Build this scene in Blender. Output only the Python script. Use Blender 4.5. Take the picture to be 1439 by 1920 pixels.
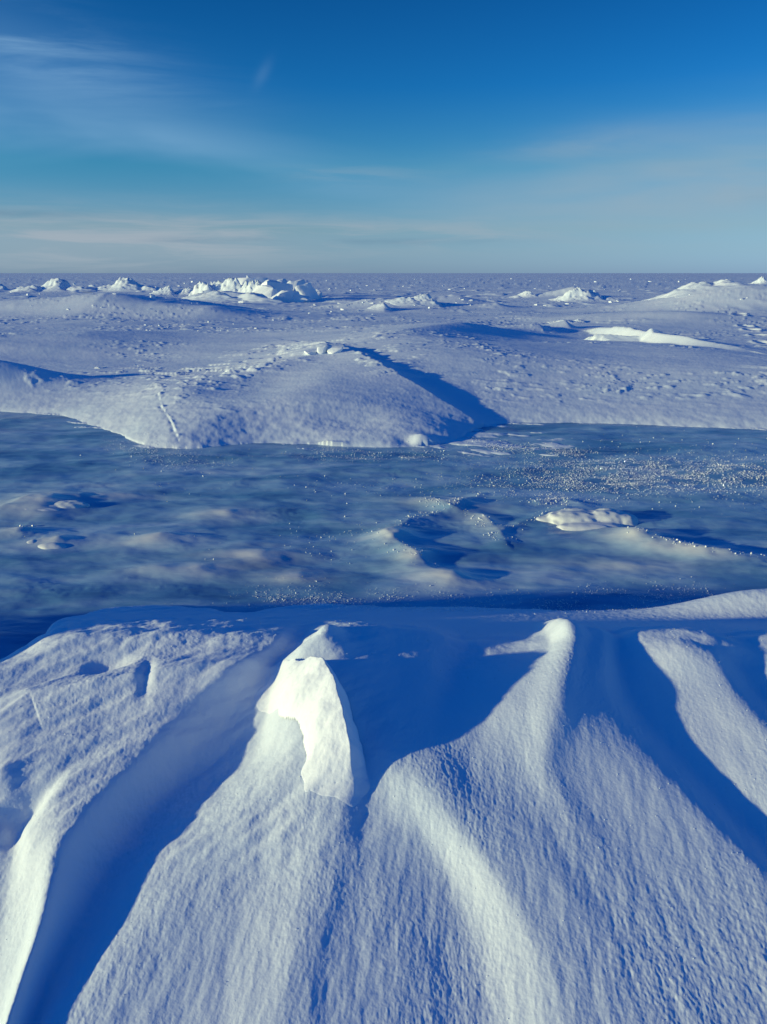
import bpy, bmesh, math, random
import numpy as np
R = math.radians
sc = bpy.context.scene
for o in list(bpy.data.objects): bpy.data.objects.remove(o)
col = sc.collection

# ------------------------------------------------------------------ camera
CAMZ = 1.55; PITCH = R(17.9); F = 1387.0
cam = bpy.data.objects.new('camera', bpy.data.cameras.new('camera')); col.objects.link(cam)
cam.location = (0, 0, CAMZ); cam.rotation_euler = (R(90) - PITCH, 0, 0)
cam.data.sensor_fit = 'VERTICAL'; cam.data.sensor_height = 36; cam.data.lens = 26
cam.data.clip_start = 0.02; cam.data.clip_end = 60000
sc.camera = cam

# ------------------------------------------------------------------ sun, sky, exposure
SUN_EL = R(8.2); SUN_BACK = R(18)          # from the left, a little behind the viewer
sdir = np.array([-math.cos(SUN_BACK)*math.cos(SUN_EL), -math.sin(SUN_BACK)*math.cos(SUN_EL), math.sin(SUN_EL)])
sun = bpy.data.objects.new('sun', bpy.data.lights.new('sun', 'SUN')); col.objects.link(sun)
sun.data.energy = 4.1; sun.data.angle = R(1.0); sun.data.color = (1.0, 0.935, 0.47)
from mathutils import Vector
sun.rotation_euler = Vector(sdir).to_track_quat('Z', 'Y').to_euler()
sc.view_settings.view_transform = 'Standard'; sc.view_settings.look = 'None'
sc.view_settings.gamma = 1; sc.view_settings.exposure = 0; sc.view_settings.use_curve_mapping = False

world = bpy.data.worlds.new('World'); sc.world = world; world.use_nodes = True
def build_world():
    nt = world.node_tree; N = nt.nodes; L = nt.links; N.clear()
    out = N.new('ShaderNodeOutputWorld'); bg = N.new('ShaderNodeBackground'); L.new(bg.outputs[0], out.inputs[0])
    sky = N.new('ShaderNodeTexSky'); sky.sky_type = 'NISHITA'; sky.sun_disc = False
    sky.sun_elevation = SUN_EL; sky.sun_rotation = math.atan2(sdir[0], sdir[1])
    sky.air_density = 1.0; sky.dust_density = 0.3; sky.ozone_density = 2.0
    bg.inputs[1].default_value = 0.128
    tc = N.new('ShaderNodeTexCoord'); sx = N.new('ShaderNodeSeparateXYZ'); L.new(tc.outputs['Generated'], sx.inputs[0])
    def M(op, a, b=None, c=None, clamp=False):
        n = N.new('ShaderNodeMath'); n.operation = op; n.use_clamp = clamp
        for i, v in enumerate((a, b, c)):
            if v is None: continue
            if isinstance(v, (int, float)): n.inputs[i].default_value = v
            else: L.new(v, n.inputs[i])
        return n.outputs[0]
    def mixc(f, a, b, blend='MIX'):
        n = N.new('ShaderNodeMix'); n.data_type = 'RGBA'; n.blend_type = blend; n.clamp_factor = True
        if isinstance(f, (int, float)): n.inputs[0].default_value = f
        else: L.new(f, n.inputs[0])
        for s, v in ((n.inputs[6], a), (n.inputs[7], b)):
            if isinstance(v, tuple): s.default_value = v
            else: L.new(v, s)
        return n.outputs[2]
    el = M('DEGREES' if False else 'MULTIPLY', M('ARCSINE', sx.outputs[2]), 57.2958)
    az = M('MULTIPLY', M('ARCTAN2', sx.outputs[0], sx.outputs[1]), 57.2958)
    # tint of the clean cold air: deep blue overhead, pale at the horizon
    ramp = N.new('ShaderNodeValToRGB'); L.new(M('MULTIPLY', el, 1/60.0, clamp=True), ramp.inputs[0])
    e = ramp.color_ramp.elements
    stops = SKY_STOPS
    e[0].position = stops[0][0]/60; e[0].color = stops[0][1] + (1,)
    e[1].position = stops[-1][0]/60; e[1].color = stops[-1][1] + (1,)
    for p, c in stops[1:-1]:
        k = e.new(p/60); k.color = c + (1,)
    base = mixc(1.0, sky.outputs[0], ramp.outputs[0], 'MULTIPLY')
    # clouds
    def noise(scale, detail, sxyz, off=(0,0,0), rough=.55, dist=0.0):
        mp = N.new('ShaderNodeMapping'); mp.inputs['Scale'].default_value = sxyz; mp.inputs['Location'].default_value = off
        cb = N.new('ShaderNodeCombineXYZ'); L.new(az, cb.inputs[0]); L.new(el, cb.inputs[1])
        L.new(cb.outputs[0], mp.inputs[0])
        t = N.new('ShaderNodeTexNoise'); t.inputs['Scale'].default_value = scale; t.inputs['Detail'].default_value = detail
        t.inputs['Roughness'].default_value = rough; t.inputs['Distortion'].default_value = dist
        L.new(mp.outputs[0], t.inputs['Vector']); return t.outputs[0]
    def blob(a0, e0, wa, we, rot=0):
        c, s = math.cos(R(rot)), math.sin(R(rot))
        da = M('SUBTRACT', az, a0); de = M('SUBTRACT', el, e0)
        u = M('DIVIDE', M('ADD', M('MULTIPLY', da, c), M('MULTIPLY', de, s)), wa)
        v = M('DIVIDE', M('SUBTRACT', M('MULTIPLY', de, c), M('MULTIPLY', da, s)), we)
        return M('EXPONENT', M('MULTIPLY', M('ADD', M('MULTIPLY', u, u), M('MULTIPLY', v, v)), -1.0))
    def rng(v, a, b):
        n = N.new('ShaderNodeMapRange'); n.interpolation_type = 'SMOOTHSTEP'
        L.new(v, n.inputs[0]); n.inputs[1].default_value = a; n.inputs[2].default_value = b; return n.outputs[0]
    s1 = rng(noise(1, 6, (.05, .42, 1), (3, 0, 0), .6, .4), .40, .68)
    s2 = rng(noise(1, 5, (.10, 1.1, 1), (9, 4, 0), .6, .6), .38, .66)
    s3 = rng(noise(1, 4, (.04, .22, 1), (1, 7, 2), .5, .3), .30, .65)
    S = 1/0.12
    grey = tuple(v*S for v in (.29, .39, .47)) + (1,)
    beige = tuple(v*S for v in (.33, .40, .465)) + (1,)
    cir = tuple(v*S for v in (.25, .45, .66)) + (1,)
    c = base
    # thin cirrus over the left
    c = mixc(M('MULTIPLY', M('MULTIPLY', blob(-25, 13.4, 10, 2.0, -10), M('ADD', M('MULTIPLY', s1, .7), .2)), .7), c, cir)
    c = mixc(M('MULTIPLY', blob(-8.2, 12.6, .9, .35, 55), .10), c, cir)
    c = mixc(M('MULTIPLY', M('MULTIPLY', blob(-18, 8.0, 14, 2.5, -8), s3), .55), c, cir)
    # soft grey veil to the right
    c = mixc(M('MULTIPLY', M('MULTIPLY', blob(23, 5.4, 18, 3.3, 4), M('ADD', M('MULTIPLY', s3, .7), .3)), .95), c, grey)
    c = mixc(M('MULTIPLY', M('MULTIPLY', blob(16, 8.3, 8, .9, 4), M('ADD', M('MULTIPLY', s1, .6), .3)), .5), c, grey)
    # low bank
    c = mixc(M('MULTIPLY', M('MULTIPLY', blob(-20, 2.0, 16, 1.9, 0), M('ADD', M('MULTIPLY', s2, .6), .5)), .95), c, beige)
    c = mixc(M('MULTIPLY', M('MULTIPLY', blob(-4, 2.7, 16, .9, 0), s2), .7), c, beige)
    dk = tuple(v*S for v in (.12, .23, .34)) + (1,)
    c = mixc(M('MULTIPLY', M('MULTIPLY', blob(-8, 2.2, 13, .25, 0), s1), .9), c, dk)
    c = mixc(M('MULTIPLY', M('MULTIPLY', blob(-27, 3.7, 6, .25, 0), s1), .6), c, dk)
    dg = tuple(v*S for v in (.15, .30, .42)) + (1,)
    c = mixc(M('MULTIPLY', M('MULTIPLY', blob(24, 5.8, 8, 1.0, -8), s1), .6), c, dg)
    c = mixc(M('MULTIPLY', M('MULTIPLY', blob(-2, 6.6, 5, .8, 0), s2), .25), c, grey)
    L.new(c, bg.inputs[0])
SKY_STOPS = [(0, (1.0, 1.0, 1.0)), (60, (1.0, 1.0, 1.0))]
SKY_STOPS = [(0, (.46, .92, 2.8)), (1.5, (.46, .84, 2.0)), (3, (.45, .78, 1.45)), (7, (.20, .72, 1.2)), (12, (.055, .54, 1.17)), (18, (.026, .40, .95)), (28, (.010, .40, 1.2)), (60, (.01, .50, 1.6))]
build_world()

# ------------------------------------------------------------------ helpers
def tag(o, label=None, cat=None, group=None, kind=None):
    if label: o['label'] = label
    if cat: o['category'] = cat
    if group: o['group'] = group
    if kind: o['kind'] = kind
    return o

_p = np.random.RandomState(7).permutation(4096); _perm = np.concatenate([_p, _p, _p])
_ga = np.random.RandomState(8).rand(4096)*2*np.pi; _gx = np.cos(_ga); _gy = np.sin(_ga)
def perlin(x, y, seed=0):
    x = np.asarray(x, float) + seed*37.31; y = np.asarray(y, float) + seed*91.7
    xi = np.floor(x).astype(np.int64); yi = np.floor(y).astype(np.int64)
    fx = x - xi; fy = y - yi
    def g(ix, iy, dx, dy):
        h = _perm[_perm[ix & 4095] + (iy & 4095)]
        return _gx[h]*dx + _gy[h]*dy
    u = fx*fx*fx*(fx*(fx*6-15)+10); v = fy*fy*fy*(fy*(fy*6-15)+10)
    a = g(xi, yi, fx, fy); b = g(xi+1, yi, fx-1, fy); c = g(xi, yi+1, fx, fy-1); d = g(xi+1, yi+1, fx-1, fy-1)
    return ((a*(1-u)+b*u)*(1-v) + (c*(1-u)+d*u)*v)*1.5
def fbm(x, y, oct=4, seed=0, gain=.5, lac=2.07):
    s = 0; a = 1; t = 0
    for k in range(oct):
        s = s + a*perlin(x, y, seed+k*3); t += a; a *= gain; x = x*lac; y = y*lac
    return s/t
def ss(a, b, v):
    t = np.clip((v-a)/(b-a), 0, 1); return t*t*(3-2*t)
def ground_at(px, py, z=0.0):
    u = (px-719.5)/F; v = (960-py)/F
    dx = u; dy = math.cos(PITCH) + v*math.sin(PITCH); dz = -math.sin(PITCH) + v*math.cos(PITCH)
    t = (z-CAMZ)/dz
    return np.array([dx*t, dy*t])
def seg_dist(x, y, a, b):
    ax, ay = a; bx, by = b; dx = bx-ax; dy = by-ay
    t = np.clip(((x-ax)*dx+(y-ay)*dy)/(dx*dx+dy*dy+1e-12), 0, 1)
    return np.hypot(x-ax-t*dx, y-ay-t*dy), t, (dx*(y-ay)-dy*(x-ax))

# ------------------------------------------------------------------ pool outline (signed: + on snow, - on ice)
far_edge = [(-900, 740), (-300, 755), (0, 772), (110, 775), (150, 790), (215, 812), (290, 845), (350, 858), (400, 835), (480, 826), (560, 832),
            (640, 838), (760, 840), (850, 838), (878, 822), (870, 803), (930, 792), (1060, 792), (1200, 797), (1330, 802), (1439, 806), (1800, 812), (2400, 818)]
near_edge = [(2400, 1000), (1700, 1080), (1439, 1118), (1330, 1134), (1240, 1148), (1150, 1158), (1080, 1158), (980, 1148), (860, 1138), (760, 1136), (700, 1134), (600, 1124), (520, 1134),
             (450, 1158), (390, 1146), (330, 1128), (250, 1136), (170, 1160), (110, 1190), (75, 1230), (60, 1270), (-40, 1330), (-300, 1420), (-900, 1500)]
POOL = [ground_at(*p) for p in far_edge + near_edge]
def pool_sd(x, y):
    d = np.full(x.shape, 1e9); inside = np.zeros(x.shape, bool); n = len(POOL)
    for i in range(n):
        a = POOL[i]; b = POOL[(i+1) % n]
        dd, _, _ = seg_dist(x, y, a, b); d = np.minimum(d, dd)
        c = ((a[1] > y) != (b[1] > y)) & (x < (b[0]-a[0])*(y-a[1])/(b[1]-a[1]+1e-12)+a[0])
        inside ^= c
    return np.where(inside, -d, d)

def make_sd():
    xs = np.arange(-16, 16, .04); ys = np.arange(1.4, 13, .04); X_, Y_ = np.meshgrid(xs, ys); D0 = pool_sd(X_, Y_)
    def bl(a, s):
        r = int(3*s)+1; k = np.exp(-0.5*(np.arange(-r, r+1)/s)**2); k /= k.sum()
        for ax in (0, 1):
            pad = [(0, 0), (0, 0)]; pad[ax] = (r, r); b = np.pad(a, pad, mode='edge'); o = np.zeros_like(a)
            for j in range(2*r+1):
                sl = [slice(None), slice(None)]; sl[ax] = slice(j, j+a.shape[ax]); o += k[j]*b[tuple(sl)]
            a = o
        return a
    w = ss(3.8, 5.2, Y_)
    return bl(D0, 1.5)*(1-w) + bl(D0, 8)*w
SDG = make_sd()
def pool_sdf(x, y):
    fx = np.clip((x+16)/.04, 0, SDG.shape[1]-1.001); fy = np.clip((y-1.4)/.04, 0, SDG.shape[0]-1.001)
    i = fx.astype(int); j = fy.astype(int); u = fx-i; v = fy-j
    d = (SDG[j, i]*(1-u)+SDG[j, i+1]*u)*(1-v) + (SDG[j+1, i]*(1-u)+SDG[j+1, i+1]*u)*v
    ex = np.maximum(np.maximum(y-12.9, 0), np.maximum(1.4-y, 0))
    return d + ex
# ------------------------------------------------------------------ foreground drift: fan of crests and troughs
def zbase(y): return 0.13 + 0.175*(np.clip(y, .3, 2.4)-1.07)
LINES = [
 [(-500, 2400, 0), (-500, 1920, 0), (-500, 1600, 0), (-500, 1300, .0), (-500, 1200, .0)],
 [(-150, 2400, -.04), (-50, 1920, -.04), (-20, 1780, -.045), (15, 1640, -.04), (30, 1560, -.02), (-60, 1460, -.005), (-160, 1380, .012), (-250, 1300, .015), (-300, 1200, .0)],
 [(-100, 2400, -.01), (-5, 1920, -.005), (40, 1780, -.01), (62, 1640, .0), (60, 1560, .01), (30, 1450, .022), (60, 1360, .026), (110, 1300, .026), (180, 1200, .028)],
 # outer crest
 [(-80, 2400, .02), (14, 1920, .028), (66, 1780, .03), (98, 1640, .034), (112, 1575, .034), (185, 1485, .030), (275, 1400, .028), (330, 1320, .030), (430, 1262, .036), (520, 1200, .03)],
 # deep trough
 [(0, 2400, -.05), (40, 1920, -.055), (120, 1780, -.055), (190, 1650, -.060), (250, 1560, -.068), (320, 1480, -.060), (400, 1400, -.040), (455, 1330, -.015), (500, 1270, -.015), (550, 1200, .01)],
 [(30, 2400, -.015), (80, 1920, -.014), (180, 1780, -.016), (262, 1650, -.018), (320, 1560, -.022), (400, 1480, -.024), (475, 1420, -.022), (495, 1330, -.010), (515, 1270, -.01), (560, 1200, .01)],
 [(100, 2400, .008), (150, 1920, .003), (245, 1780, .003), (325, 1650, .002), (385, 1560, .002), (455, 1480, .000), (510, 1420, .02), (525, 1345, .045), (545, 1270, .07), (580, 1205, .03)],
 # dull hollow in the lit slope
 [(330, 2400, .012), (380, 1920, .008), (430, 1780, .008), (470, 1650, .012), (490, 1560, .018), (530, 1480, .040), (555, 1420, .055), (562, 1345, .075), (575, 1270, .09), (600, 1205, .05)],
 # crest running down from the block
 [(520, 2400, .026), (545, 1920, .027), (570, 1780, .031), (603, 1650, .036), (636, 1540, .050), (654, 1450, .070), (644, 1390, .085), (632, 1320, .095), (622, 1262, .095), (632, 1205, .07)],
 [(600, 2400, .020), (625, 1920, .021), (645, 1780, .023), (670, 1650, .028), (690, 1540, .037), (695, 1450, .057), (688, 1390, .080), (684, 1320, .085), (676, 1262, .080), (684, 1205, .065)],
 # low swell
 [(700, 2400, .016), (730, 1920, .018), (740, 1780, .020), (745, 1650, .024), (730, 1540, .037), (714, 1450, .062), (718, 1390, .088), (730, 1320, .078), (735, 1262, .06), (740, 1205, .05)],
 [(930, 2400, .003), (900, 1920, .005), (880, 1780, .008), (838, 1650, .017), (770, 1540, .042), (736, 1450, .072), (755, 1390, .084), (790, 1320, .060), (800, 1262, .045), (800, 1205, .035)],
 # second crest
 [(1160, 2400, .030), (1080, 1920, .036), (1025, 1780, .042), (950, 1650, .052), (860, 1540, .063), (795, 1450, .082), (820, 1390, .072), (840, 1320, .045), (855, 1262, .008), (880, 1205, -.012)],
 [(1300, 2400, .030), (1190, 1920, .034), (1110, 1780, .040), (1040, 1650, .050), (960, 1540, .058), (890, 1450, .064), (890, 1390, .066), (905, 1320, .068), (925, 1262, .036), (960, 1205, -.012)],
 [(1420, 2400, .029), (1290, 1920, .030), (1190, 1780, .034), (1110, 1650, .043), (1040, 1540, .052), (975, 1450, .062), (975, 1390, .076), (985, 1320, .094), (1000, 1262, .078), (1030, 1205, .012)],
 # third crest, from the peak
 [(1480, 2400, .028), (1340, 1920, .029), (1240, 1780, .032), (1160, 1650, .041), (1080, 1540, .051), (1015, 1450, .068), (1028, 1390, .086), (1045, 1320, .112), (1060, 1255, .112), (1080, 1190, .085)],
 [(1520, 2400, .024), (1400, 1920, .026), (1300, 1780, .029), (1215, 1650, .036), (1130, 1540, .044), (1065, 1450, .060), (1078, 1390, .075), (1090, 1320, .094), (1095, 1255, .088), (1112, 1190, .055)],
 # shoulder above the long trough
 [(1900, 2400, .024), (1700, 1920, .022), (1560, 1780, .024), (1440, 1655, .030), (1330, 1545, .038), (1240, 1450, .048), (1180, 1380, .056), (1130, 1300, .072), (1125, 1240, .070), (1135, 1190, .045)],
 [(2050, 2400, -.02), (1850, 1920, -.02), (1700, 1780, -.02), (1530, 1655, -.014), (1405, 1545, -.004), (1320, 1450, .008), (1245, 1380, .014), (1180, 1300, .020), (1165, 1240, .022), (1165, 1190, .015)],
 [(2250, 2400, .02), (2100, 1920, .02), (1900, 1780, .02), (1720, 1655, .016), (1560, 1545, .018), (1440, 1450, .022), (1360, 1380, .023), (1280, 1300, .027), (1230, 1240, .036), (1205, 1190, .036)],
 [(2350, 2400, .025), (2200, 1920, .025), (2000, 1780, .025), (1820, 1655, .024), (1640, 1545, .025), (1540, 1450, .030), (1440, 1380, .034), (1370, 1300, .038), (1335, 1240, .040), (1320, 1190, .040)],
 [(2500, 2400, -.02), (2350, 1920, -.02), (2150, 1780, -.02), (1950, 1655, -.02), (1770, 1545, -.015), (1640, 1450, -.010), (1530, 1380, -.006), (1430, 1300, .002), (1385, 1240, .008), (1375, 1190, .008)],
 [(2800, 2400, .02), (2600, 1920, .02), (2400, 1780, .02), (2200, 1655, .02), (2000, 1545, .02), (1850, 1450, .02), (1720, 1380, .02), (1580, 1300, .02), (1500, 1240, .02), (1470, 1190, .02)],
]
GX0, GX1, GY0, GY1, GS = -3.2, 3.2, 0.25, 3.3, 0.004
def pchip_rows(xk, zk, xs):
    # xk, zk: (K,) ; monotone cubic
    h = np.diff(xk); d = np.diff(zk)/h
    m = np.zeros_like(xk)
    s = d[:-1]*d[1:] > 0
    w1 = 2*h[1:]+h[:-1]; w2 = h[1:]+2*h[:-1]
    with np.errstate(all='ignore'):
        mm = (w1+w2)/(w1/d[:-1]+w2/d[1:])
    m[1:-1] = np.where(s, mm, 0)
    i = np.clip(np.searchsorted(xk, xs)-1, 0, len(h)-1)
    t = np.clip((xs-xk[i])/h[i], 0, 1)
    return (zk[i]*(1+2*t)*(1-t)**2 + h[i]*m[i]*t*(1-t)**2 + zk[i+1]*t*t*(3-2*t) + h[i]*m[i+1]*t*t*(t-1))
def blur(a, s, axis):
    r = int(3*s)+1; k = np.exp(-0.5*(np.arange(-r, r+1)/s)**2); k /= k.sum()
    pad = [(0, 0), (0, 0)]; pad[axis] = (r, r); b = np.pad(a, pad, mode='edge'); out = np.zeros_like(a)
    for j in range(2*r+1):
        sl = [slice(None), slice(None)]; sl[axis] = slice(j, j+a.shape[axis]); out += k[j]*b[tuple(sl)]
    return out
def build_relief():
    ys = np.arange(GY0, GY1, GS); xs = np.arange(GX0, GX1, GS)
    KX = []; KZ = []
    for ln in LINES:
        P = []
        for (px, py, dz) in ln:
            z = .25
            for _ in range(12):
                g = ground_at(px, py, z); z = .5*z + .5*(float(zbase(g[1])) + dz)
            P.append((g[1], g[0], dz))
        P.sort(); P = np.array(P)
        # smooth along the line
        KX.append(np.interp(ys, P[:, 0], P[:, 1])); KZ.append(np.interp(ys, P[:, 0], P[:, 2]))
    KX = blur(np.array(KX), 9, 1); KZ = blur(np.array(KZ), 9, 1)
    H = np.zeros((len(ys), len(xs)))
    for j in range(len(ys)):
        xk = KX[:, j].copy()
        for k in range(1, len(xk)): xk[k] = max(xk[k], xk[k-1]+.012)
        H[j] = pchip_rows(xk, KZ[:, j], xs)
    H = blur(blur(H, 2.0, 0), 1.6, 1)
    return H
RELIEF = build_relief()
def sample(H, x, y):
    fx = np.clip((x-GX0)/GS, 0, H.shape[1]-1.001); fy = np.clip((y-GY0)/GS, 0, H.shape[0]-1.001)
    i = fx.astype(int); j = fy.astype(int); u = fx-i; v = fy-j
    return (H[j, i]*(1-u)+H[j, i+1]*u)*(1-v) + (H[j+1, i]*(1-u)+H[j+1, i+1]*u)*v

# ------------------------------------------------------------------ ridges further out
def ridge(x, y, pts, wl, wr, pw=1.6):
    """pts: (px, py, base z used for placing, height). left and right half-widths in metres."""
    P = [(ground_at(p[0], p[1], p[2]), p[3]) for p in pts]
    best = np.full(x.shape, 1e9); hh = np.zeros(x.shape); side = np.zeros(x.shape)
    for (a, ha), (b, hb) in zip(P[:-1], P[1:]):
        d, t, s = seg_dist(x, y, a, b)
        m = d < best; best = np.where(m, d, best); hh = np.where(m, ha+(hb-ha)*t, hh); side = np.where(m, s, side)
    w = np.where(side > 0, wl, wr) if np.isscalar(wl) else wl
    q = np.clip(1-best/w, 0, 1)
    return hh * q**pw
def bump(x, y, px, py, z, h, wx, wy, rot=0, pw=1.0):
    c = ground_at(px, py, z); dx = x-c[0]; dy = y-c[1]; a = R(rot)
    u = (dx*math.cos(a)+dy*math.sin(a))/wx; v = (-dx*math.sin(a)+dy*math.cos(a))/wy
    return h*np.exp(-((u*u+v*v)**pw))
def lee_mound(x, y, px, py, z, h, wl, wr, wy, rot=0):
    """gentle windward (left) side, steep lee (right) side"""
    c = ground_at(px, py, z); dx = x-c[0]; dy = y-c[1]; a = R(rot)
    u = dx*math.cos(a)+dy*math.sin(a); v = -dx*math.sin(a)+dy*math.cos(a)
    uu = np.where(u < 0, -u/wl, u/wr)
    return h*np.exp(-np.clip(uu, 0, 9)**1.5)*np.exp(-(v/wy)**2)

STEPS = [ground_at(p[0], p[1], p[2]) for p in ((1393, 548, .95), (1399, 560, .8), (1392, 575, .6), (1386, 588, .42), (1400, 601, .35), (1411, 608, .33), (1424, 619, .3), (1434, 631, .28), (1447, 645, .27))]

def far_height(x, y, d):
    r = np.hypot(x, y)
    h = .11*(1-np.exp(-np.clip(d, 0, None)/.30)) + .05*ss(.5, 6, d)
    h = h + .11*fbm(x*.16+.2*y*.16, y*.30, 3, 11)*ss(.5, 5, d) + .10*fbm(x*.05, y*.05, 2, 12)*ss(10, 30, r)
    # middle drift with the shaded lee crest
    h = h + bump(x, y, 440, 748, .15, .19, 1.9, 2.0, -8, 1.0)*ss(0, 1.2, d)
    h = h + bump(x, y, 820, 690, .2, .19, 1.7, 1.9, -20, 1.0)*ss(0, 1.4, d)
    h = h + ridge(x, y, [(560, 636, .42, .03), (605, 648, .42, .11), (650, 668, .38, .10), (700, 692, .33, .09), (750, 716, .27, .085), (800, 740, .2, .075), (860, 768, .13, .055), (925, 798, .05, .02)], .30, 1.9, 1.4)*.9
    h = h - bump(x, y, 470, 748, .15, .075, .55, .9, -25, 1.3) - bump(x, y, 660, 795, .08, .04, .40, .35, 0, 1.2) 
    h = h + lee_mound(x, y, 545, 690, .3, .06, .8, .25, .8, -30) + lee_mound(x, y, 380, 800, .1, .04, .6, .3, .5, -20)
    h = h + ridge(x, y, [(500, 660, .45, .03), (560, 655, .48, .06), (600, 650, .5, .10)], .5, .5, 1.5)
    h = h + bump(x, y, 792, 822, .05, .05, .14, .10, 0, 1.2) - bump(x, y, 768, 823, .05, .035, .10, .10)
    h = h + bump(x, y, 590, 830, .03, .05, .28, .06, 0, 1.2)
    # long low drifts on the right
    h = h + bump(x, y, 1250, 690, .2, .26, 4.2, 3.2, -12, 1.0)*ss(0, 2.5, d)
    h = h + lee_mound(x, y, 835, 632, .3, .40, 3.5, 1.3, 3.4, -30) 
    h = h + ridge(x, y, [(1125, 603, .42, .16), (1180, 612, .40, .22), (1250, 628, .36, .19), (1320, 645, .33, .10), (1400, 665, .3, .02)], .9, .24, 1.0)
    h = h + bump(x, y, 1410, 560, .6, .95, 3.9, 3.2, 0, 1.25)
    h = h + bump(x, y, 1250, 580, .5, .30, 3.0, 1.8, -10, 1.0)
    # swells on the left
    h = h + lee_mound(x, y, 212, 577, .35, .55, 9, 2.3, 2.0, -6) + lee_mound(x, y, 348, 574, .35, .36, 3.2, 2.4, 1.6, -4)
    h = h + lee_mound(x, y, 400, 582, .35, .38, 5, 1.6, 1.6, -8)
    h = h + lee_mound(x, y, 160, 640, .2, .26, 5, 2.5, 1.8, 5)
    h = h + bump(x, y, -120, 715, .2, .42, 1.6, .5, 5, 1.3)
    h = h + bump(x, y, 740, 565, .4, .35, 2.4, 1.6, 0, 1.2)
    for (px, py, hh, w) in ((1075, 553, .55, 1.7), (930, 570, .2, 2.0), (1010, 610, .16, .9), (1060, 605, .18, .6), (720, 575, .2, .8), (860, 560, .25, 3)):
        h = h + lee_mound(x, y, px, py, .3, hh, w, w*.35, w*.7, 0)
    # wind-carved sastrugi ledges
    wx = x + .6*fbm(x*.35, y*.35, 2, 40); wy = y + .6*fbm(x*.35, y*.35, 2, 41)
    s = fbm(wx*.9, wy*2.6, 4, 21, .55)
    patch = ss(-.05, .35, fbm(x*.22, y*.22, 3, 22))
    led = ss(.08, .16, s)*(.5+s)
    h = h + led*.034*patch*ss(.6, 2.0, d)
    s2 = fbm(wx*3.2, wy*7, 3, 25, .6)
    h = h + np.clip(s2-.12, 0, 1)*.06*ss(0, .35, fbm(x*.4, y*.5, 2, 27))*ss(.3, 1.2, d)
    h = h + .006*fbm(x*3, y*6, 3, 31)*ss(.1, .6, d)
    # fissures in the left bank
    for pts in ([(300, 760), (305, 775), (318, 790), (335, 815)], [(110, 770), (150, 790), (200, 800)], [(850, 840), (880, 858)]):
        P = [ground_at(a, b, .1) for a, b in pts]
        for a, b in zip(P[:-1], P[1:]):
            dd, t, sg = seg_dist(x, y, a, b)
            h = h + np.where(sg > 0, .012, -.012)*np.exp(-(dd/.03)**2)*np.clip(.3+2*fbm(x*6, y*6, 2, 45), 0, 1)
    for c in STEPS:
        rr = np.hypot((x-c[0])/.15, (y-c[1])/.22)
        h = h - .10*np.exp(-rr**4) + .03*np.exp(-((rr-1.35)/.35)**2)
    # broken flat pack far out
    h = h + .06*ss(.2, .5, fbm(x*.5, y*.25, 3, 51, .6))*ss(22, 40, r)*(1-ss(400, 900, r))
    return h

def near_height(x, y, d):
    zb = zbase(y) + sample(RELIEF, x, y)*ss(2.75, 2.25, y)
    # lumpy mound up left behind the crest
    m1 = bump(x, y, 290, 1200, .22, .03, .55, .20, 8, 1.2)
    m1 = m1*(1+.5*fbm(x*9, y*9, 3, 61))
    crest_y = ground_at(700, 1208, .35)[1]
    back = np.clip(y-crest_y, 0, 9)
    prof = .50*(1-np.exp(-np.clip(d, 0, None)/(.26+.1*fbm(x*1.5, y*1.5, 2, 60))))
    zb = zb - .34*back*ss(0, .12, back)
    h = -.035*np.log(np.exp(-zb/.035)+np.exp(-(prof)/.035))
    h = np.where(d > 0, h, 0) + m1*ss(0, .15, d)
    # shelf crease and lumps on the left
    cx = ridge(x, y, [(-60, 1375, .3, .0), (60, 1315, .3, .02), (170, 1272, .36, .030), (300, 1247, .38, .032), (420, 1222, .4, .03), (540, 1200, .42, .015)], .10, .16, 1.3)
    h = h + cx
    left = ss(.25, -.35, x)*ss(1.25, 1.55, y)
    la = (x*.80+y*.60); lb = (y*.80-x*.60)
    h = h + left*(.020*fbm(la*1.8, lb*7, 3, 62, .5) + .0045*fbm(la*9, lb*20, 3, 64, .6))
    for (px, py, z, hh, wx, wy, rt) in ((205, 1275, .28, -.022, .07, .04, 20), (280, 1310, .26, -.014, .02, .08, 10), (72, 1540, .17, -.026, .030, .085, -25), (-5, 1500, .2, .022, .05, .07, 0), (612, 1210, .37, .045, .05, .035, 20),
                                        (45, 1530, .2, -.03, .05, .08, 20), (600, 1190, .44, .03, .10, .06, 0), (1300, 1200, .42, .025, .12, .08, 0), (1380, 1180, .42, .02, .06, .05, 0)):
        h = h + bump(x, y, px, py, z, hh, wx, wy, rt)
    h = h + .010*fbm(x*5, y*5, 4, 66, .55)*np.exp(-((y-crest_y-.05)/.22)**2)*ss(0, .2, d)
    h = h + bump(x, y, 1460, 1150, .12, .12, .45, .16, 0, 1.2)*ss(0, .2, d)
    # a taller drift out of view to the left, whose long shadow reaches the mound and the ice
    h = h + .46*np.exp(-((x+3.1)/.45)**2-(np.abs(y-2.3)/.95)**3)*(1+.35*fbm(x*2, y*2.5, 3, 140))*ss(-.1, .3, d)
    # rippled flanks, carved down the slope
    h = h + .0026*fbm((x-.1*y)*24, y*9, 3, 71, .5)*ss(2.6, 1.0, y)
    return h
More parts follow.
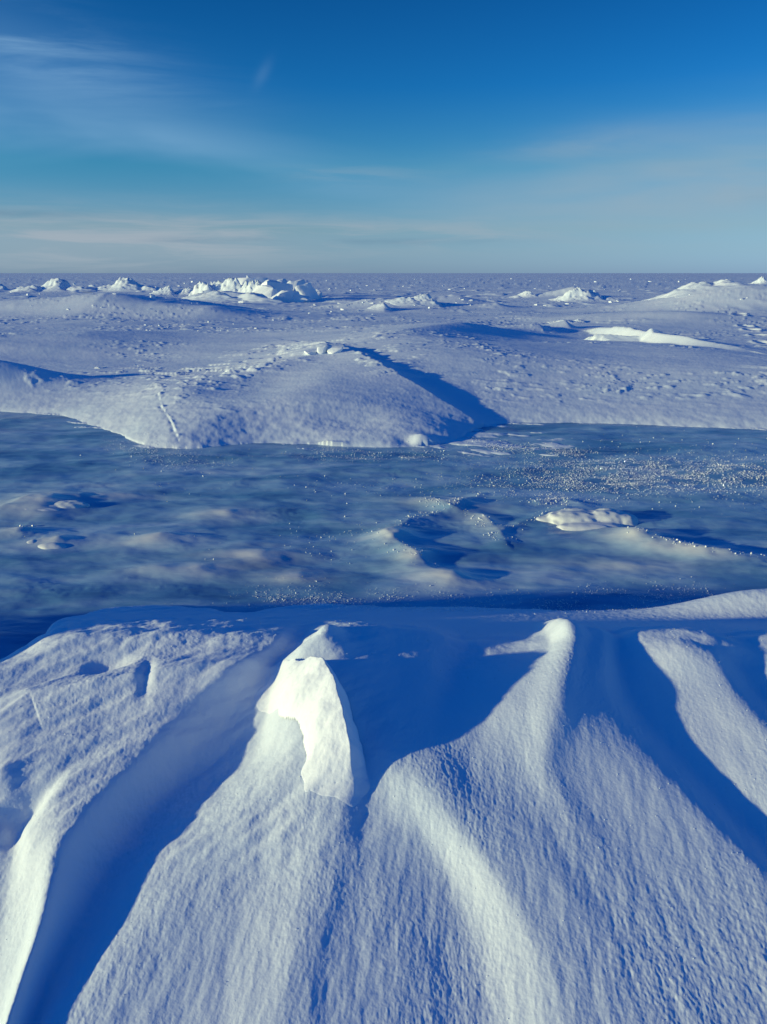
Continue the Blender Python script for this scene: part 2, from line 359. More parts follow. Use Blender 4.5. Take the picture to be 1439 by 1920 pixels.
def ice_height(x, y):
    h = .030*fbm(x*1.1, y*2.3, 3, 91) + .009*fbm(x*3.5, y*8, 3, 92)
    h = h*ss(0, .5, -pool_sdf(x, y)+.15)
    for (px, py, hh, wx, wy, rt) in ICE_BUMPS: h = h + lee_mound(x, y, px, py, 0, hh*.8, wx*1.15, wx*.7, wy, rt)
    for pts, hh, w1, w2 in ICE_RIDGES: h = h + ridge(x, y, [(a, b, 0, hh*.7) for a, b in pts], w1, w2, 1.3)*(1+.5*fbm(x*8, y*8, 2, 99))
    fr = ss(.0, .3, fbm(x*1.4, y*2, 3, 95)+.35*ss(1.0, 2.6, x)*ss(4.3, 5.4, y)-.15)
    h = h + .006*np.abs(fbm(x*20, y*20, 2, 96))*fr
    return h
ICE_RIDGES = [([(805, 940), (850, 958), (905, 966), (925, 990), (948, 1016)], .022, .09, .16), ([(905, 930), (880, 938), (850, 958)], .018, .07, .1), ([(850, 958), (770, 980), (722, 1008), (760, 1035), (795, 1060)], .024, .10, .16),
              ([(1160, 1000), (1230, 1022), (1330, 1040), (1439, 1050)], .035, .10, .25), ([(950, 995), (1010, 968), (1060, 955)], .016, .08, .14), ([(1010, 943), (1060, 938), (1090, 945)], .02, .06, .1), ([(0, 960), (60, 940), (150, 935)], .02, .1, .2), ([(160, 1000), (260, 1012), (380, 1010)], .012, .08, .2)]
ICE_BUMPS = [(750, 1010, .05, .14, .16, -30), (790, 1050, .045, .12, .15, -40), (850, 1085, .05, .20, .12, -20), (850, 945, .035, .3, .12, -10), (910, 975, .025, .14, .3, 20),
             (1200, 1015, .06, .20, .14, -15), (1310, 1040, .05, .3, .09, -15), (90, 945, .05, .30, .30, 0), (40, 1000, .04, .16, .12, 0), (110, 1018, .035, .14, .09, 0),
             (430, 965, .03, .25, .14, 0), (300, 1015, .03, .25, .10, 10), (490, 1045, .045, .28, .14, 0), (560, 1080, .03, .22, .10, 0), (200, 930, .03, .4, .1, 0), (370, 1070, .03, .3, .1, 0), (1180, 1060, .02, .5, .14, 0)]

def height(x, y, fine=True):
    x = np.asarray(x, float); y = np.asarray(y, float)
    d = pool_sdf(x, y) + .05*fbm(x*2.2, y*2.6, 3, 5) + .02*fbm(x*9, y*9, 2, 6)*ss(14, 8, np.hypot(x, y))
    near = (y < 3.6)
    h = np.where(near, near_height(x, y, d), 0.0)
    h = np.where(near, h, far_height(x, y, d))
    h = np.where(d < 0, -.10*(1-np.exp(d/.15)), h)
    # thin wind-blown snow lying on the ice along the shores and in the tongue off the middle drift
    tg = bump(x, y, 985, 832, .0, 1, 1.0, .75, -18, 1.5); ed = np.exp(np.clip(d, -9, 0)/.28)
    pu = x*.95-y*.3; pv = x*.3+y*.95
    st = fbm(pu*1.6, pv*7, 4, 101, .6)
    vn = ss(.0, .5, st+.62*tg+.62*ed*ss(4, 5, y)-.52)
    k = (d < 0) & (vn > .01)
    if k.any():
        iz = ice_height(x[k], y[k]); h[k] = np.maximum(h[k], iz-.010+.018*vn[k])
    if fine:
        r = np.hypot(x, y)
        g = (.0006*fbm(x*88, y*60, 2, 81, .6) + .0003*perlin(x*170, y*120, 84))*(.9+1.6*fbm(x*2.5, y*2.5, 2, 85))
        h = h + g*ss(5, 2.5, r)*ss(-.02, .05, d)
        h = h + .0022*fbm(x*30, y*22, 3, 83, .6)*ss(2.2, 3.5, r)*ss(30, 12, r)*ss(0, .1, d)
    return h
def hz(x, y): return float(height(np.array([x]), np.array([y]), False)[0])

# ------------------------------------------------------------------ materials
def new_mat(name):
    m = bpy.data.materials.new(name); m.use_nodes = True; nt = m.node_tree
    return m, nt.nodes, nt.links, nt.nodes['Principled BSDF']
def tex(N, L, scale, detail=3, rough=.55, sxyz=(1, 1, 1), kind='noise', dist=0):
    tc = N.new('ShaderNodeTexCoord'); mp = N.new('ShaderNodeMapping'); mp.inputs['Scale'].default_value = sxyz
    L.new(tc.outputs['Object'], mp.inputs[0])
    t = N.new('ShaderNodeTexNoise' if kind == 'noise' else 'ShaderNodeTexVoronoi'); t.inputs['Scale'].default_value = scale
    if kind == 'noise':
        t.inputs['Detail'].default_value = detail; t.inputs['Roughness'].default_value = rough; t.inputs['Distortion'].default_value = dist
    L.new(mp.outputs[0], t.inputs['Vector']); return t.outputs[0]
def ramp(N, L, src, stops):
    r = N.new('ShaderNodeValToRGB'); L.new(src, r.inputs[0]); e = r.color_ramp.elements
    e[0].position, e[0].color = stops[0][0], stops[0][1]+(1,)
    e[1].position, e[1].color = stops[-1][0], stops[-1][1]+(1,)
    for p, c in stops[1:-1]: k = e.new(p); k.color = c+(1,)
    return r.outputs[0]
def snow_mat(name='snow', c0=(.72, .81, .90), c1=(.82, .87, .93), bscale=110, bdist=.004, detail=3):
    m, N, L, b = new_mat(name)
    L.new(ramp(N, L, tex(N, L, 1.3, 4), [(.3, c0), (.7, c1)]), b.inputs['Base Color'])
    b.inputs['Roughness'].default_value = .62; b.inputs['Specular IOR Level'].default_value = .12
    b.inputs['IOR'].default_value = 1.31
    bp = N.new('ShaderNodeBump'); bp.inputs['Strength'].default_value = .28; bp.inputs['Distance'].default_value = bdist
    L.new(tex(N, L, bscale, detail, .6), bp.inputs['Height']); L.new(bp.outputs[0], b.inputs['Normal'])
    return m
SNOW = snow_mat()
BLOCK = snow_mat('packed_snow', (.80, .87, .94), (.88, .91, .96), 60, .006)
def ice_mat():
    m, N, L, b = new_mat('pool_ice')
    n1 = tex(N, L, .75, 6, .6, (1, 3.0, 1), dist=.7)
    c = ramp(N, L, n1, [(.28, (.05, .17, .37)), (.42, (.14, .33, .53)), (.56, (.32, .51, .67)), (.72, (.60, .71, .80))])
    at = N.new('ShaderNodeAttribute'); at.attribute_name = 'sun_patches'      # warm milky tone painted on the bulges as sunlit patches
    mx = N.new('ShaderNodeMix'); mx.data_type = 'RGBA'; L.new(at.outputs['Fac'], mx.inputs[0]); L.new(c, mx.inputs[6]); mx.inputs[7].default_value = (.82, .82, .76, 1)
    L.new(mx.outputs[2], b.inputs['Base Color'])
    b.inputs['Roughness'].default_value = .29; b.inputs['IOR'].default_value = 1.31
    bp = N.new('ShaderNodeBump'); bp.inputs['Strength'].default_value = .25; bp.inputs['Distance'].default_value = .004
    L.new(tex(N, L, 30, 3, .5, (1, 2.2, 1)), bp.inputs['Height']); L.new(bp.outputs[0], b.inputs['Normal'])
    return m
ICE = ice_mat()
def crystal_mat():
    m, N, L, b = new_mat('frost_crystal')
    b.inputs['Base Color'].default_value = (.95, .96, .98, 1); b.inputs['Roughness'].default_value = .18; b.inputs['Specular IOR Level'].default_value = 1.0; b.inputs['Coat Weight'].default_value = .6
    L.new(ramp(N, L, tex(N, L, 8, 1), [(.3, (.90, .93, .97)), (.7, (.98, .98, .98))]), b.inputs['Base Color'])
    return m
CRYST = crystal_mat()

# ------------------------------------------------------------------ meshes
def grid_object(name, X, Y, Z, mat, closed=False):
    nr, nc = X.shape
    me = bpy.data.meshes.new(name)
    co = np.stack([X, Y, Z], -1).reshape(-1, 3).astype(np.float32)
    i = np.arange(nr-1)[:, None]*nc; j = np.arange(nc-1)[None]
    a = i+j; F4 = np.stack([a, a+1, a+nc+1, a+nc], -1).reshape(-1, 4)
    if closed:
        k = np.arange(nr-1)*nc; F4 = np.concatenate([F4, np.stack([k+nc-1, k, k+nc, k+2*nc-1], -1)])
    me.vertices.add(len(co)); me.vertices.foreach_set('co', co.ravel())
    me.loops.add(F4.size); me.loops.foreach_set('vertex_index', F4.astype(np.int32).ravel())
    me.polygons.add(len(F4)); me.polygons.foreach_set('loop_start', (np.arange(len(F4))*4).astype(np.int32))
    me.polygons.foreach_set('use_smooth', np.ones(len(F4), bool))
    me.update(); me.validate()
    me.materials.append(mat)
    o = bpy.data.objects.new(name, me); col.objects.link(o); return o

def angles():
    mid = np.linspace(-40, 40, 1150); l = np.linspace(-180, -40, 90)[:-1]; r = np.linspace(40, 180, 90)[1:-1]
    # angle measured from +Y, clockwise; order reversed so that faces look up
    return np.radians(np.concatenate([l, mid, r]))[::-1]
def radii():
    a = np.geomspace(.02, .70, 14)[:-1]
    b = np.geomspace(.70, 3.4, 760)[:-1]
    c = np.geomspace(3.4, 14, 420)[:-1]
    d = np.geomspace(14, 80, 330)[:-1]
    e = np.geomspace(80, 30000, 90)
    return np.concatenate([a, b, c, d, e])
A = angles(); RR = radii()
TT, RG = np.meshgrid(A, RR)
X = RG*np.sin(TT); Y = RG*np.cos(TT)
Z = height(X, Y)
flat = ss(300, 900, RG); Z = Z*(1-flat) + .2*flat
snow = grid_object('snow_ground', X, Y, Z, SNOW, True); tag(snow, 'wind-carved snow drifts over a frozen sea reaching to the horizon', None, None, 'structure')
del X, Y, Z, TT, RG

# frozen pool
ai = np.radians(np.linspace(-75, 75, 900))[::-1]; ri = np.geomspace(1.9, 13, 620)
TT, RG = np.meshgrid(ai, ri); X = RG*np.sin(TT); Y = RG*np.cos(TT)
Z = ice_height(X, Y)
B = np.zeros(X.shape)  # weight of the painted sunlit patches, one per bulge
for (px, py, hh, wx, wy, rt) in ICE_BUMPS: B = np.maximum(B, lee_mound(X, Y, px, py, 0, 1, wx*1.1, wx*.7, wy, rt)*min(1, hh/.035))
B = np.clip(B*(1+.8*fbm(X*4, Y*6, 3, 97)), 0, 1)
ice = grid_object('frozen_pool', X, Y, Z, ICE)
at_ = ice.data.attributes.new('sun_patches', 'FLOAT', 'POINT'); at_.data.foreach_set('value', B.astype(np.float32).ravel()); tag(ice, 'smooth blue ice of a frozen pool between snow drifts', None, None, 'structure')
del X, Y, Z, TT, RG

# ------------------------------------------------------------------ crystals
def crystals(name, P, S, label, mat=CRYST, seed=1):
    P = np.array(P); S = np.array(S); n = len(P); rs = np.random.RandomState(seed)
    base = np.array([(1, 0, 0), (-1, 0, 0), (0, 1, 0), (0, -1, 0), (0, 0, 1.3), (0, 0, -1.0)], float)
    fc = np.array([(0, 2, 4), (2, 1, 4), (1, 3, 4), (3, 0, 4), (2, 0, 5), (1, 2, 5), (3, 1, 5), (0, 3, 5)])
    q = rs.randn(n, 4); q /= np.linalg.norm(q, axis=1)[:, None]; w, a, b, c = q.T
    M = np.stack([1-2*(b*b+c*c), 2*(a*b-c*w), 2*(a*c+b*w), 2*(a*b+c*w), 1-2*(a*a+c*c), 2*(b*c-a*w), 2*(a*c-b*w), 2*(b*c+a*w), 1-2*(a*a+b*b)], -1).reshape(n, 3, 3)
    V = np.einsum('nij,kj->nki', M, base)*S[:, None, None]*rs.uniform(.6, 1.2, (n, 6, 1)) + P[:, None]
    Fc = (fc[None] + (np.arange(n)*6)[:, None, None]).reshape(-1, 3)
    me = bpy.data.meshes.new(name); me.vertices.add(n*6); me.vertices.foreach_set('co', V.astype(np.float32).ravel())
    me.loops.add(Fc.size); me.loops.foreach_set('vertex_index', Fc.astype(np.int32).ravel())
    me.polygons.add(len(Fc)); me.polygons.foreach_set('loop_start', (np.arange(len(Fc))*3).astype(np.int32)); me.update(); me.validate()
    me.materials.append(mat); o = bpy.data.objects.new(name, me); col.objects.link(o)
    return tag(o, label, None, None, 'stuff')
rs = np.random.RandomState(5)
# single glinting grains over the near drift
pts = np.stack([rs.uniform(-1.6, 1.9, 1500), rs.uniform(.8, 2.6, 1500)], 1)
zz = height(pts[:, 0], pts[:, 1]); k = zz > .05
r_ = np.hypot(pts[:, 0], pts[:, 1])
crystals('snow_grains', np.c_[pts, zz+.0004][k], (rs.uniform(.0005, .0012, 1500)*(.5+.6*r_))[k], 'tiny glittering snow grains scattered over the near drift')
# frost crystals on the ice, along curves and in patches
P = []; S = []
def along(pts, n, spread, size):
    g = [ground_at(a, b) for a, b in pts]; L_ = [np.linalg.norm(g[i+1]-g[i]) for i in range(len(g)-1)]; T = sum(L_)
    for _ in range(n):
        t = rs.rand()*T; i = 0
        while t > L_[i]: t -= L_[i]; i += 1
        p = g[i]+(g[i+1]-g[i])*t/L_[i] + rs.randn(2)*spread
        P.append(p); S.append(size*rs.uniform(.5, 1.4))
along([(740, 1000), (780, 970), (840, 955), (890, 965), (930, 1010), (950, 1020)], 260, .035, .0045)
along([(720, 1010), (770, 1040), (800, 1060), (830, 1045)], 140, .05, .0045)
along([(800, 945), (850, 955), (880, 935), (900, 930)], 160, .03, .0045)
along([(640, 1000), (680, 990)], 70, .10, .004)
along([(530, 975), (570, 1010), (620, 1050), (660, 1030)], 60, .10, .0038)
along([(950, 990), (1000, 975), (1040, 960)], 90, .04, .004)
along([(1010, 942), (1060, 940)], 160, .05, .005)
along([(1180, 1005), (1260, 1030), (1340, 1042), (1400, 1046)], 150, .03, .005)
along([(1430, 1048), (1439, 1046)], 25, .03, .007)
along([(560, 905), (720, 915), (860, 905)], 220, .20, .004)
along([(880, 900), (1000, 915), (1150, 910), (1250, 905)], 1500, .22, .003)
along([(900, 830), (1000, 845), (1100, 850)], 3000, .12, .0028)
along([(230, 825), (330, 865), (420, 860)], 2600, .14, .0028)
along([(560, 850), (760, 855), (860, 850)], 2000, .15, .0026)
along([(1000, 895), (1200, 890), (1439, 885)], 20000, .30, .0028)
along([(1150, 850), (1300, 830), (1439, 850)], 160, .4, .005)
along([(480, 1125), (600, 1130), (740, 1140), (900, 1145), (1050, 1140), (1200, 1130), (1300, 1115)], 9000, .10, .0022)
along([(730, 1160), (900, 1165), (1080, 1160)], 2400, .08, .002)
along([(130, 870), (330, 880), (480, 870)], 30, .2, .005)
along([(300, 910), (400, 915)], 30, .15, .005)
along([(270, 1010), (330, 1020), (500, 1060)], 14, .12, .005)
along([(40, 985), (70, 1010)], 25, .05, .006)
P = np.array(P); S = np.array(S)
kp = rs.rand(len(P)) < ss(-.4, .2, fbm(P[:, 0]*5, P[:, 1]*7, 3, 120)); P = P[kp]; S = S[kp]*(.48+1.3*rs.rand(kp.sum())**4)
zi = ice_height(P[:, 0], P[:, 1]); zt = height(P[:, 0], P[:, 1], False)
crystals('frost_crystals', np.c_[P, np.maximum(zi, zt)+.002], S, 'white frost crystals dusting the pool ice', seed=3)

# ------------------------------------------------------------------ solid lumps and blocks
def mesh_obj(name, verts, faces, mat, parent=None, smooth=True):
    me = bpy.data.meshes.new(name); me.from_pydata([tuple(v) for v in verts], [], faces); me.update()
    if smooth: me.polygons.foreach_set('use_smooth', [True]*len(me.polygons))
    me.materials.append(mat); o = bpy.data.objects.new(name, me); col.objects.link(o)
    if parent: o.parent = parent
    return o
def noise3(v, s, seed):
    return (fbm(v[:, 0]*s+v[:, 2]*s*.7, v[:, 1]*s-v[:, 2]*s*.5, 3, seed) + fbm(v[:, 1]*s+3, v[:, 2]*s, 3, seed+1))*.5

# upright wind-scoured block in the foreground: a fin with a steep scoured face to the left, welded to the drift at its foot
def solve(px, py, h):
    z = .35
    for _ in range(20):
        g = ground_at(px, py, z); z = .5*z+.5*(hz(g[0], g[1])+h)
    return z
fin = [(660, 1540, .0), (663, 1490, .006), (662, 1450, .022), (656, 1400, .058), (649, 1350, .085), (637, 1300, .096), (622, 1258, .098), (604, 1238, .100), (584, 1230, .09), (566, 1238, .04)]
fin = [(a, b, solve(a, b, h), h) for a, b, h in fin]
fx = np.arange(-.62, .22, .0022); fy = np.arange(1.05, 2.45, .0026); X, Y = np.meshgrid(fx, fy)
T0 = height(X, Y, False)
Xw = X + .018*fbm(X*7, Y*7, 3, 130); Yw = Y + .02*fbm(X*6, Y*6, 3, 131)
wl = .112 + .04*fbm(X*5, Y*9, 2, 132)
P_ = [(ground_at(p[0], p[1], p[2]), p[3]) for p in fin]
best = np.full(X.shape, 1e9); hh = np.zeros(X.shape); side = np.zeros(X.shape)
for (a, ha), (b, hb) in zip(P_[:-1], P_[1:]):
    d, t, sg = seg_dist(Xw, Yw, a, b); m = d < best
    best = np.where(m, d, best); hh = np.where(m, ha+(hb-ha)*t, hh); side = np.where(m, sg, side)
pe = 1.5 - .9*ss(.03, .10, hh); wl = wl*(1+.5*ss(.09, .03, hh))
q = np.where(side > 0, np.clip(1-best/wl, 0, 1)**pe, np.clip(1-best/.045, 0, 1)**.8)
B = hh*q
B = B*(1+.22*fbm(X*6, Y*6, 3, 133)) + .004*fbm(X*17, Y*19, 2, 134)*ss(.01, .06, B) + .0015*fbm(X*70, Y*70, 2, 135)*ss(.005, .03, B)
keepz = T0 + B - .003 - .012*ss(.004, 0, B)
blk = grid_object('snow_block', X-.20, Y-1.6, keepz-.4, BLOCK)
blk.data.update(); blk.location = (.20, 1.6, .4)
bm = bmesh.new(); bm.from_mesh(blk.data); bm.verts.ensure_lookup_table(); Bf = B.ravel()
bmesh.ops.delete(bm, geom=[v for v in bm.verts if Bf[v.index] < .0006], context='VERTS'); bm.to_mesh(blk.data); bm.free()
tag(blk, 'upright brilliant white block of wind-scoured snow on the near drift', 'snow block')

# ------------------------------------------------------------------ finding the ground along a line of sight
def hit(px, py):
    t = np.geomspace(5, 400, 4000); u = (px-719.5)/F; v = (960-py)/F
    dy = math.cos(PITCH)+v*math.sin(PITCH); dz = -math.sin(PITCH)+v*math.cos(PITCH)
    x = u*t; y = dy*t; z = CAMZ+dz*t
    k = np.argmax(z < height(x, y, False)); return float(x[k]), float(y[k]), float(z[k])

def hull_chunk(name, seed, dims, mat, n=16, bev=.05, sub=2, nz=.04):
    """angular broken block, edges softened, faces weathered"""
    r = np.random.RandomState(seed); bm = bmesh.new()
    for _ in range(n):
        v = r.uniform(-1, 1, 3); v /= np.abs(v).max()**.8
        bm.verts.new((v[0]*dims[0]/2, v[1]*dims[1]/2, (v[2]*.5+.35)*dims[2]))
    res = bmesh.ops.convex_hull(bm, input=bm.verts[:])
    bmesh.ops.delete(bm, geom=list({e for e in res['geom_interior'] if isinstance(e, bmesh.types.BMVert)}), context='VERTS')
    bmesh.ops.dissolve_limit(bm, angle_limit=R(14), verts=bm.verts[:], edges=bm.edges[:])
    bmesh.ops.bevel(bm, geom=bm.edges[:], offset=bev*min(dims), segments=2, affect='EDGES', profile=.6)
    bmesh.ops.triangulate(bm, faces=bm.faces[:])
    if sub: bmesh.ops.subdivide_edges(bm, edges=bm.edges[:], cuts=sub, use_grid_fill=True)
    V = np.array([v.co[:] for v in bm.verts]); m = max(dims)
    nn = noise3(V/m, 5, seed+3)*nz*m + noise3(V/m, 14, seed+9)*nz*.35*m
    for v, k in zip(bm.verts, nn): v.co += v.co.normalized()*float(k)
    bmesh.ops.recalc_face_normals(bm, faces=bm.faces[:])
    me = bpy.data.meshes.new(name); bm.to_mesh(me); bm.free()
    me.polygons.foreach_set('use_smooth', [True]*len(me.polygons)); me.materials.append(mat); return me

def put(name, me, px, py, label, cat, rz=0, tilt=0, scale=1.0, sink=0.0, group=None, tilt2=0):
    x, y, z = hit(px, py); o = bpy.data.objects.new(name, me); col.objects.link(o)
    o.location = (x, y, z-sink); o.rotation_euler = (tilt2, tilt, rz); o.scale = (scale,)*3
    return tag(o, label, cat, group)
def hummock(px, py, wpx, hpx, peaks, label, seed, group='snow-draped hummocks along the far ridge', depth=.8, mat=SNOW, name='snow_hummock', rough=.10, jag=.25):
    """wind-packed hummock; each peak: place across (0-1), depth (-1..1), height (0-1), windward and lee widths (0-1)"""
    x0, y0, z0 = hit(px, py); D_ = math.hypot(y0, x0); w = wpx/F*D_*1.0; hh = hpx/F*D_*.82
    nu, nv = 130, 70; u = np.linspace(-.25, 1.35, nu); v = np.linspace(-1.6, 1.6, nv); U, V = np.meshgrid(u, v)
    Z = np.full(U.shape, -.0)
    nzv = fbm(U*4, V*2.2, 4, seed)
    Uw = U + .16*fbm(U*3, V*2, 4, seed+5) + .10*V
    for (c, vd, h, wl, wr) in peaks:
        uu = np.where(Uw < c, (c-Uw)/wl, (Uw-c)/wr); vv = np.abs(V-vd)/.8
        prof = ss(0, 1, np.clip(1-uu, 0, 1))**.8 * np.exp(-(vv*1.2)**2)
        Z = np.maximum(Z, h*prof*(1+.5*nzv))
    rg = np.abs(fbm(U*7, V*4, 3, seed+9))
    Z = Z*(1-rough*4*rg) 
    Z = Z + jag*np.abs(fbm(U*8+V*2, V*5-U*2, 4, seed+15, .65))*ss(.45, .8, Z)
    Z = Z*hh
    X = (U-.5)*w; Y = V*w*depth*.35
    Z = Z - .05*ss(.02*hh, 0, Z) 
    xs = X+x0; ys = Y+y0
    gz = height(xs, ys, False)
    o = grid_object(name, X[::-1], Y[::-1], (Z+gz-z0)[::-1], mat)
    o.location = (x0, y0, z0)
    return tag(o, label, 'snow hummock', group)
hummock(20, 543, 80, 13, [(.3, 0, 1, .4, .15), (.75, .2, .6, .3, .2)], 'low white hummock at the far left edge of the ice field', 201)
hummock(100, 546, 125, 22, [(.25, -.3, .55, .3, .12), (.62, 0, 1, .45, .16), (.9, -.5, .5, .25, .2)], 'white hummock with a shaded right side, second from the left edge', 202)
hummock(250, 546, 120, 27, [(.42, 0, 1, .40, .35), (.15, .2, .45, .25, .15), (.75, -.3, .45, .3, .15)], 'pointed white hummock between the left hummocks and the large block ridge', 203)
hummock(318, 551, 70, 14, [(.5, 0, 1, .5, .14)], 'small tilted hummock just right of the pointed one', 204)
hummock(352, 551, 60, 12, [(.55, 0, 1, .5, .15)], 'small tilted hummock next to the large block ridge', 205)
hummock(780, 567, 110, 18, [(.75, 0, 1, .75, .10), (.35, -.2, .6, .35, .3)], 'long smooth hummock with a blunt dark right end', 206)
hummock(715, 574, 60, 6, [(.6, 0, 1, .5, .15)], 'small pale hump in front of the long smooth hummock', 207)
hummock(1090, 562, 105, 24, [(.42, 0, 1, .35, .35), (.7, .2, .75, .3, .12), (.95, 0, .3, .2, .2)], 'bright dome-shaped hummock casting a shadow to the right, mid right', 208)
hummock(985, 556, 60, 10, [(.6, 0, 1, .5, .15)], 'small low hummock left of the bright dome', 209)
hummock(1335, 540, 150, 16, [(.35, .2, 1, .3, .25), (.6, 0, .8, .2, .2), (.1, 0, .5, .2, .2)], 'rugged crest of hummocks on top of the large right mound', 210)
hummock(1428, 532, 40, 12, [(.5, 0, 1, .4, .3)], 'small knob on the right end of the large mound', 211)
hummock(1210, 631, 180, 13, [(.06, 0, 1, .06, .95)], 'long bright wedge of snow tapering to the right', 212, depth=.13, rough=.03, group=None)
hummock(1070, 606, 70, 8, [(.3, 0, 1, .3, .6), (.75, .3, .7, .2, .2)], 'low crumbly white ledge left of the bright wedge', 213, group=None)

hummock(432, 559, 120, 36, [(.12, .1, .82, .16, .3), (.32, .3, .9, .35, .3), (.55, .1, 1.0, .4, .3), (.78, -.3, .85, .35, .10)], 'broad bright bank with a serrated top forming the left half of the large ridge', 221, group=None, depth=.55, jag=.45)
hummock(500, 560, 92, 34, [(.3, .2, 1.0, .4, .3), (.6, 0, .95, .35, .3), (.82, .0, .85, .3, .10)], 'bright serrated bank in the middle of the large ridge', 222, group=None, depth=.55, jag=.45)
hummock(640, 566, 130, 6, [(.15, 0, 1, .3, .8)], 'low snow tail running right from the large ridge', 223, group=None, depth=.3)
# large ridge of blocks
ICEBLK = snow_mat('block_snow', (.80, .85, .91), (.92, .94, .97), 9, .03)
G = 'broken ice blocks heaped in the large far ridge'
bl = [ # px, py, w px, h px, label
 (455, 562, 34, 14, 'low white block before the left half of the large ridge', 4),
 (488, 563, 50, 26, 'small bright block at the foot of the large ridge, left of its dark gap', -6), (478, 552, 60, 30, 'tall white block at the back of the large ridge', 0),
 (512, 560, 48, 32, 'white upright slab in the middle of the large ridge', 12), (530, 566, 42, 20, 'low rounded block at the front right of the large ridge', 0),
 (545, 558, 50, 32, 'dark shaded block right of the middle of the large ridge', -8), (572, 561, 46, 28, 'rightmost dark shaded block of the large ridge', -12),
 (400, 556, 22, 26, 'narrow white tooth at the left end of the large ridge', 16), (468, 553, 16, 34, 'sharp white spike at the highest point of the large ridge', 6), (503, 554, 18, 30, 'small leaning white tooth behind the upright slab', 14), (532, 555, 26, 30, 'dark jagged tooth between the white and the dark half of the large ridge', -14), (590, 560, 20, 18, 'last low dark block at the right tip of the large ridge', 8),
 (436, 563, 40, 16, 'low crumbled block before the left end of the large ridge', 8), (560, 566, 30, 14, 'small pale block at the right foot of the large ridge', 5)]
for i, (px, py, w, h, lb, tl) in enumerate(bl):
    x, y, z = hit(px, py); D_ = math.hypot(x, y); W = w/F*D_; Hh = h/F*D_*1.05
    me = hull_chunk('ice_block', 300+i*7, (W*1.4, W*1.0, Hh*1.25), ICEBLK, n=14, bev=.03, sub=3, nz=.07)
    put('ice_block', me, px, py, lb, 'ice block', rz=R(-20+i*13 % 40), tilt=R(tl), sink=Hh*.12, group=G)
hummock(455, 566, 230, 22, [(.30, .4, .9, .34, .3), (.62, .3, .8, .25, .2)], 'snow drift banked against the front of the large block ridge', 214, group=None, depth=.35)

# little blocks on the crest of the middle drift
for i, (px, py, w, h, lb) in enumerate([(608, 662, 26, 15, 'small bright block on the crest of the middle drift'), (628, 658, 30, 10, 'flat grey slab beside the crest block of the middle drift'), (582, 664, 22, 8, 'thin tilted slab left of the crest block of the middle drift')]):
    x, y, z = hit(px, py); D_ = math.hypot(x, y); W = w/F*D_; Hh = h/F*D_
    me = hull_chunk('crest_block', 400+i*5, (W, W*.8, Hh*1.3), ICEBLK, n=12, bev=.08, sub=2, nz=.06)
    put('crest_block', me, px, py, lb, 'ice block', rz=R(20*i), tilt=R(-8+8*i), sink=Hh*.25, group='blocks on the crest of the middle drift')

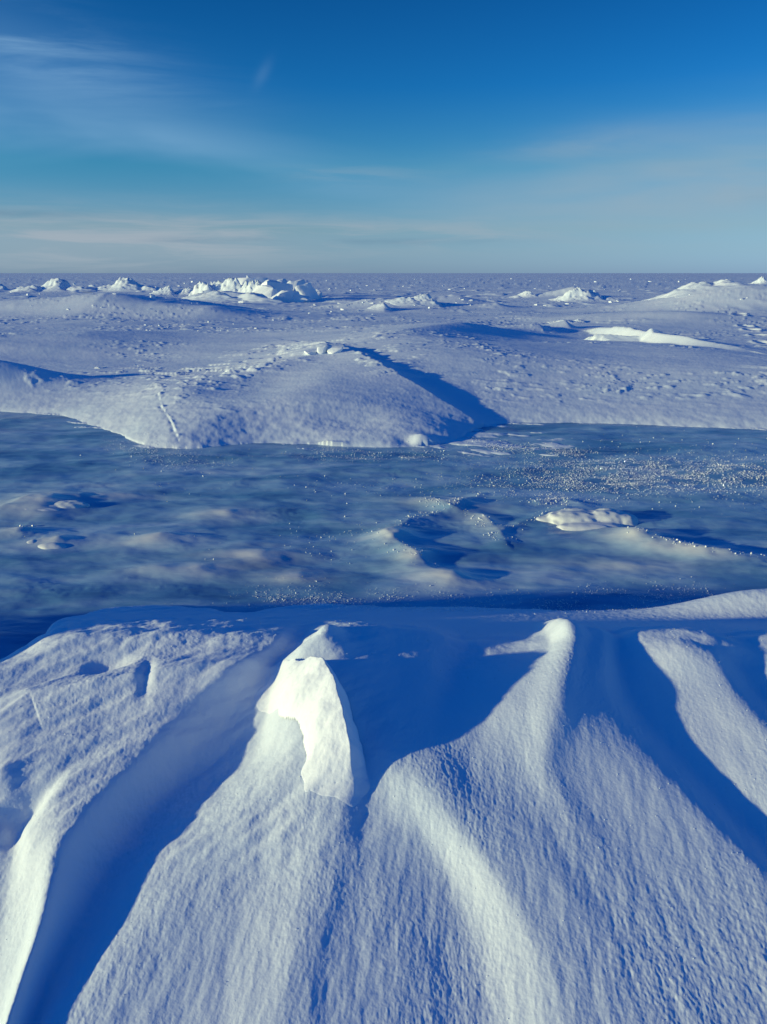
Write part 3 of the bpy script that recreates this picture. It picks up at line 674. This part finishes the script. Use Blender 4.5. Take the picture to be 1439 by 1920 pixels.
# lump frozen into the pool: three lobes, one body
def lumps(name, px, py, parts, mat, label, cat, seed):  # one remeshed body
    g = ground_at(px, py, 0); bm = bmesh.new()
    for (dx, dy, rx, ry, rz_) in parts:
        r = bmesh.ops.create_icosphere(bm, subdivisions=4, radius=1)
        for v in r['verts']:
            c = np.array(v.co[:])[None]; k = 1+.45*float(noise3(c, 1.3, seed)[0])+.28*float(noise3(c, 4, seed+2)[0])
            v.co = Vector((v.co.x*rx*k+dx, v.co.y*ry*k+dy, v.co.z*rz_*k))
    me = bpy.data.meshes.new(name); bm.to_mesh(me); bm.free(); me.materials.append(mat)
    o = bpy.data.objects.new(name, me); col.objects.link(o); o.location = (g[0], g[1], .0)
    rm = o.modifiers.new('r', 'REMESH'); rm.mode = 'VOXEL'; rm.voxel_size = .008; rm.use_smooth_shade = True
    sm = o.modifiers.new('s', 'SMOOTH'); sm.iterations = 6; sm.factor = .6
    return tag(o, label, cat)
WARM = snow_mat('cloudy_ice', (.70, .74, .74), (.86, .87, .86), 30, .004)
lumps('ice_lump', 1110, 978, [(-.10, .03, .22, .15, .065), (.10, .03, .16, .13, .07), (.21, .0, .09, .09, .055), (-.06, -.12, .22, .09, .03), (-.26, .02, .12, .08, .03)], WARM, 'creamy lobed ice lump frozen into the pool on the right', 'ice lump', 5)
lumps('ice_lump', 95, 955, [(-.10, 0, .16, .12, .04), (.10, .05, .14, .08, .045), (-.02, -.07, .12, .06, .03)], WARM, 'rounded pale ice lump in the pool at the left edge', 'ice lump', 9)
lumps('ice_lump', 98, 1026, [(0, 0, .10, .05, .025), (-.13, .04, .05, .05, .03)], WARM, 'small smooth ice lump in the left pool just below the larger pale one', 'ice lump', 12)

# scattered small chunks far out
protos = [hull_chunk('ice_chunk', 500+i, (1, .8, .55+.1*(i % 3)), ICEBLK, n=10, bev=.05, sub=1, nz=.05) for i in range(7)]
rs = np.random.RandomState(77); n = 0
zones = [(0, 1439, 522, 532, 24, (1.5, 3.5)), (560, 1300, 526, 545, 34, (2, 6)), (0, 400, 528, 560, 35, (3, 9)), (0, 1439, 545, 585, 40, (3, 8)), (250, 560, 600, 625, 22, (2.5, 6)),
         (560, 900, 560, 590, 22, (3, 8)), (180, 280, 683, 692, 7, (3, 8))]
for (xa, xb, ya, yb, cnt, sz) in zones:
    for _ in range(cnt):
        px, py = rs.uniform(xa, xb), rs.uniform(ya, yb); x, y, z = hit(px, py)
        s_ = (sz[0]+(sz[1]-sz[0])*rs.rand()**2)/F*math.hypot(x, y)
        o = bpy.data.objects.new('ice_chunk', protos[rs.randint(7)]); col.objects.link(o)
        o.location = (x, y, z-.1*s_); o.rotation_euler = (0, R(rs.uniform(-12, 12)), R(rs.uniform(-60, 60))); o.scale = (s_*rs.uniform(.8, 1.6), s_, s_*rs.uniform(.6, 1.1))
        tag(o, 'small white ice chunk lying loose on the far snow field', 'ice chunk', 'loose ice chunks on the far snow field')
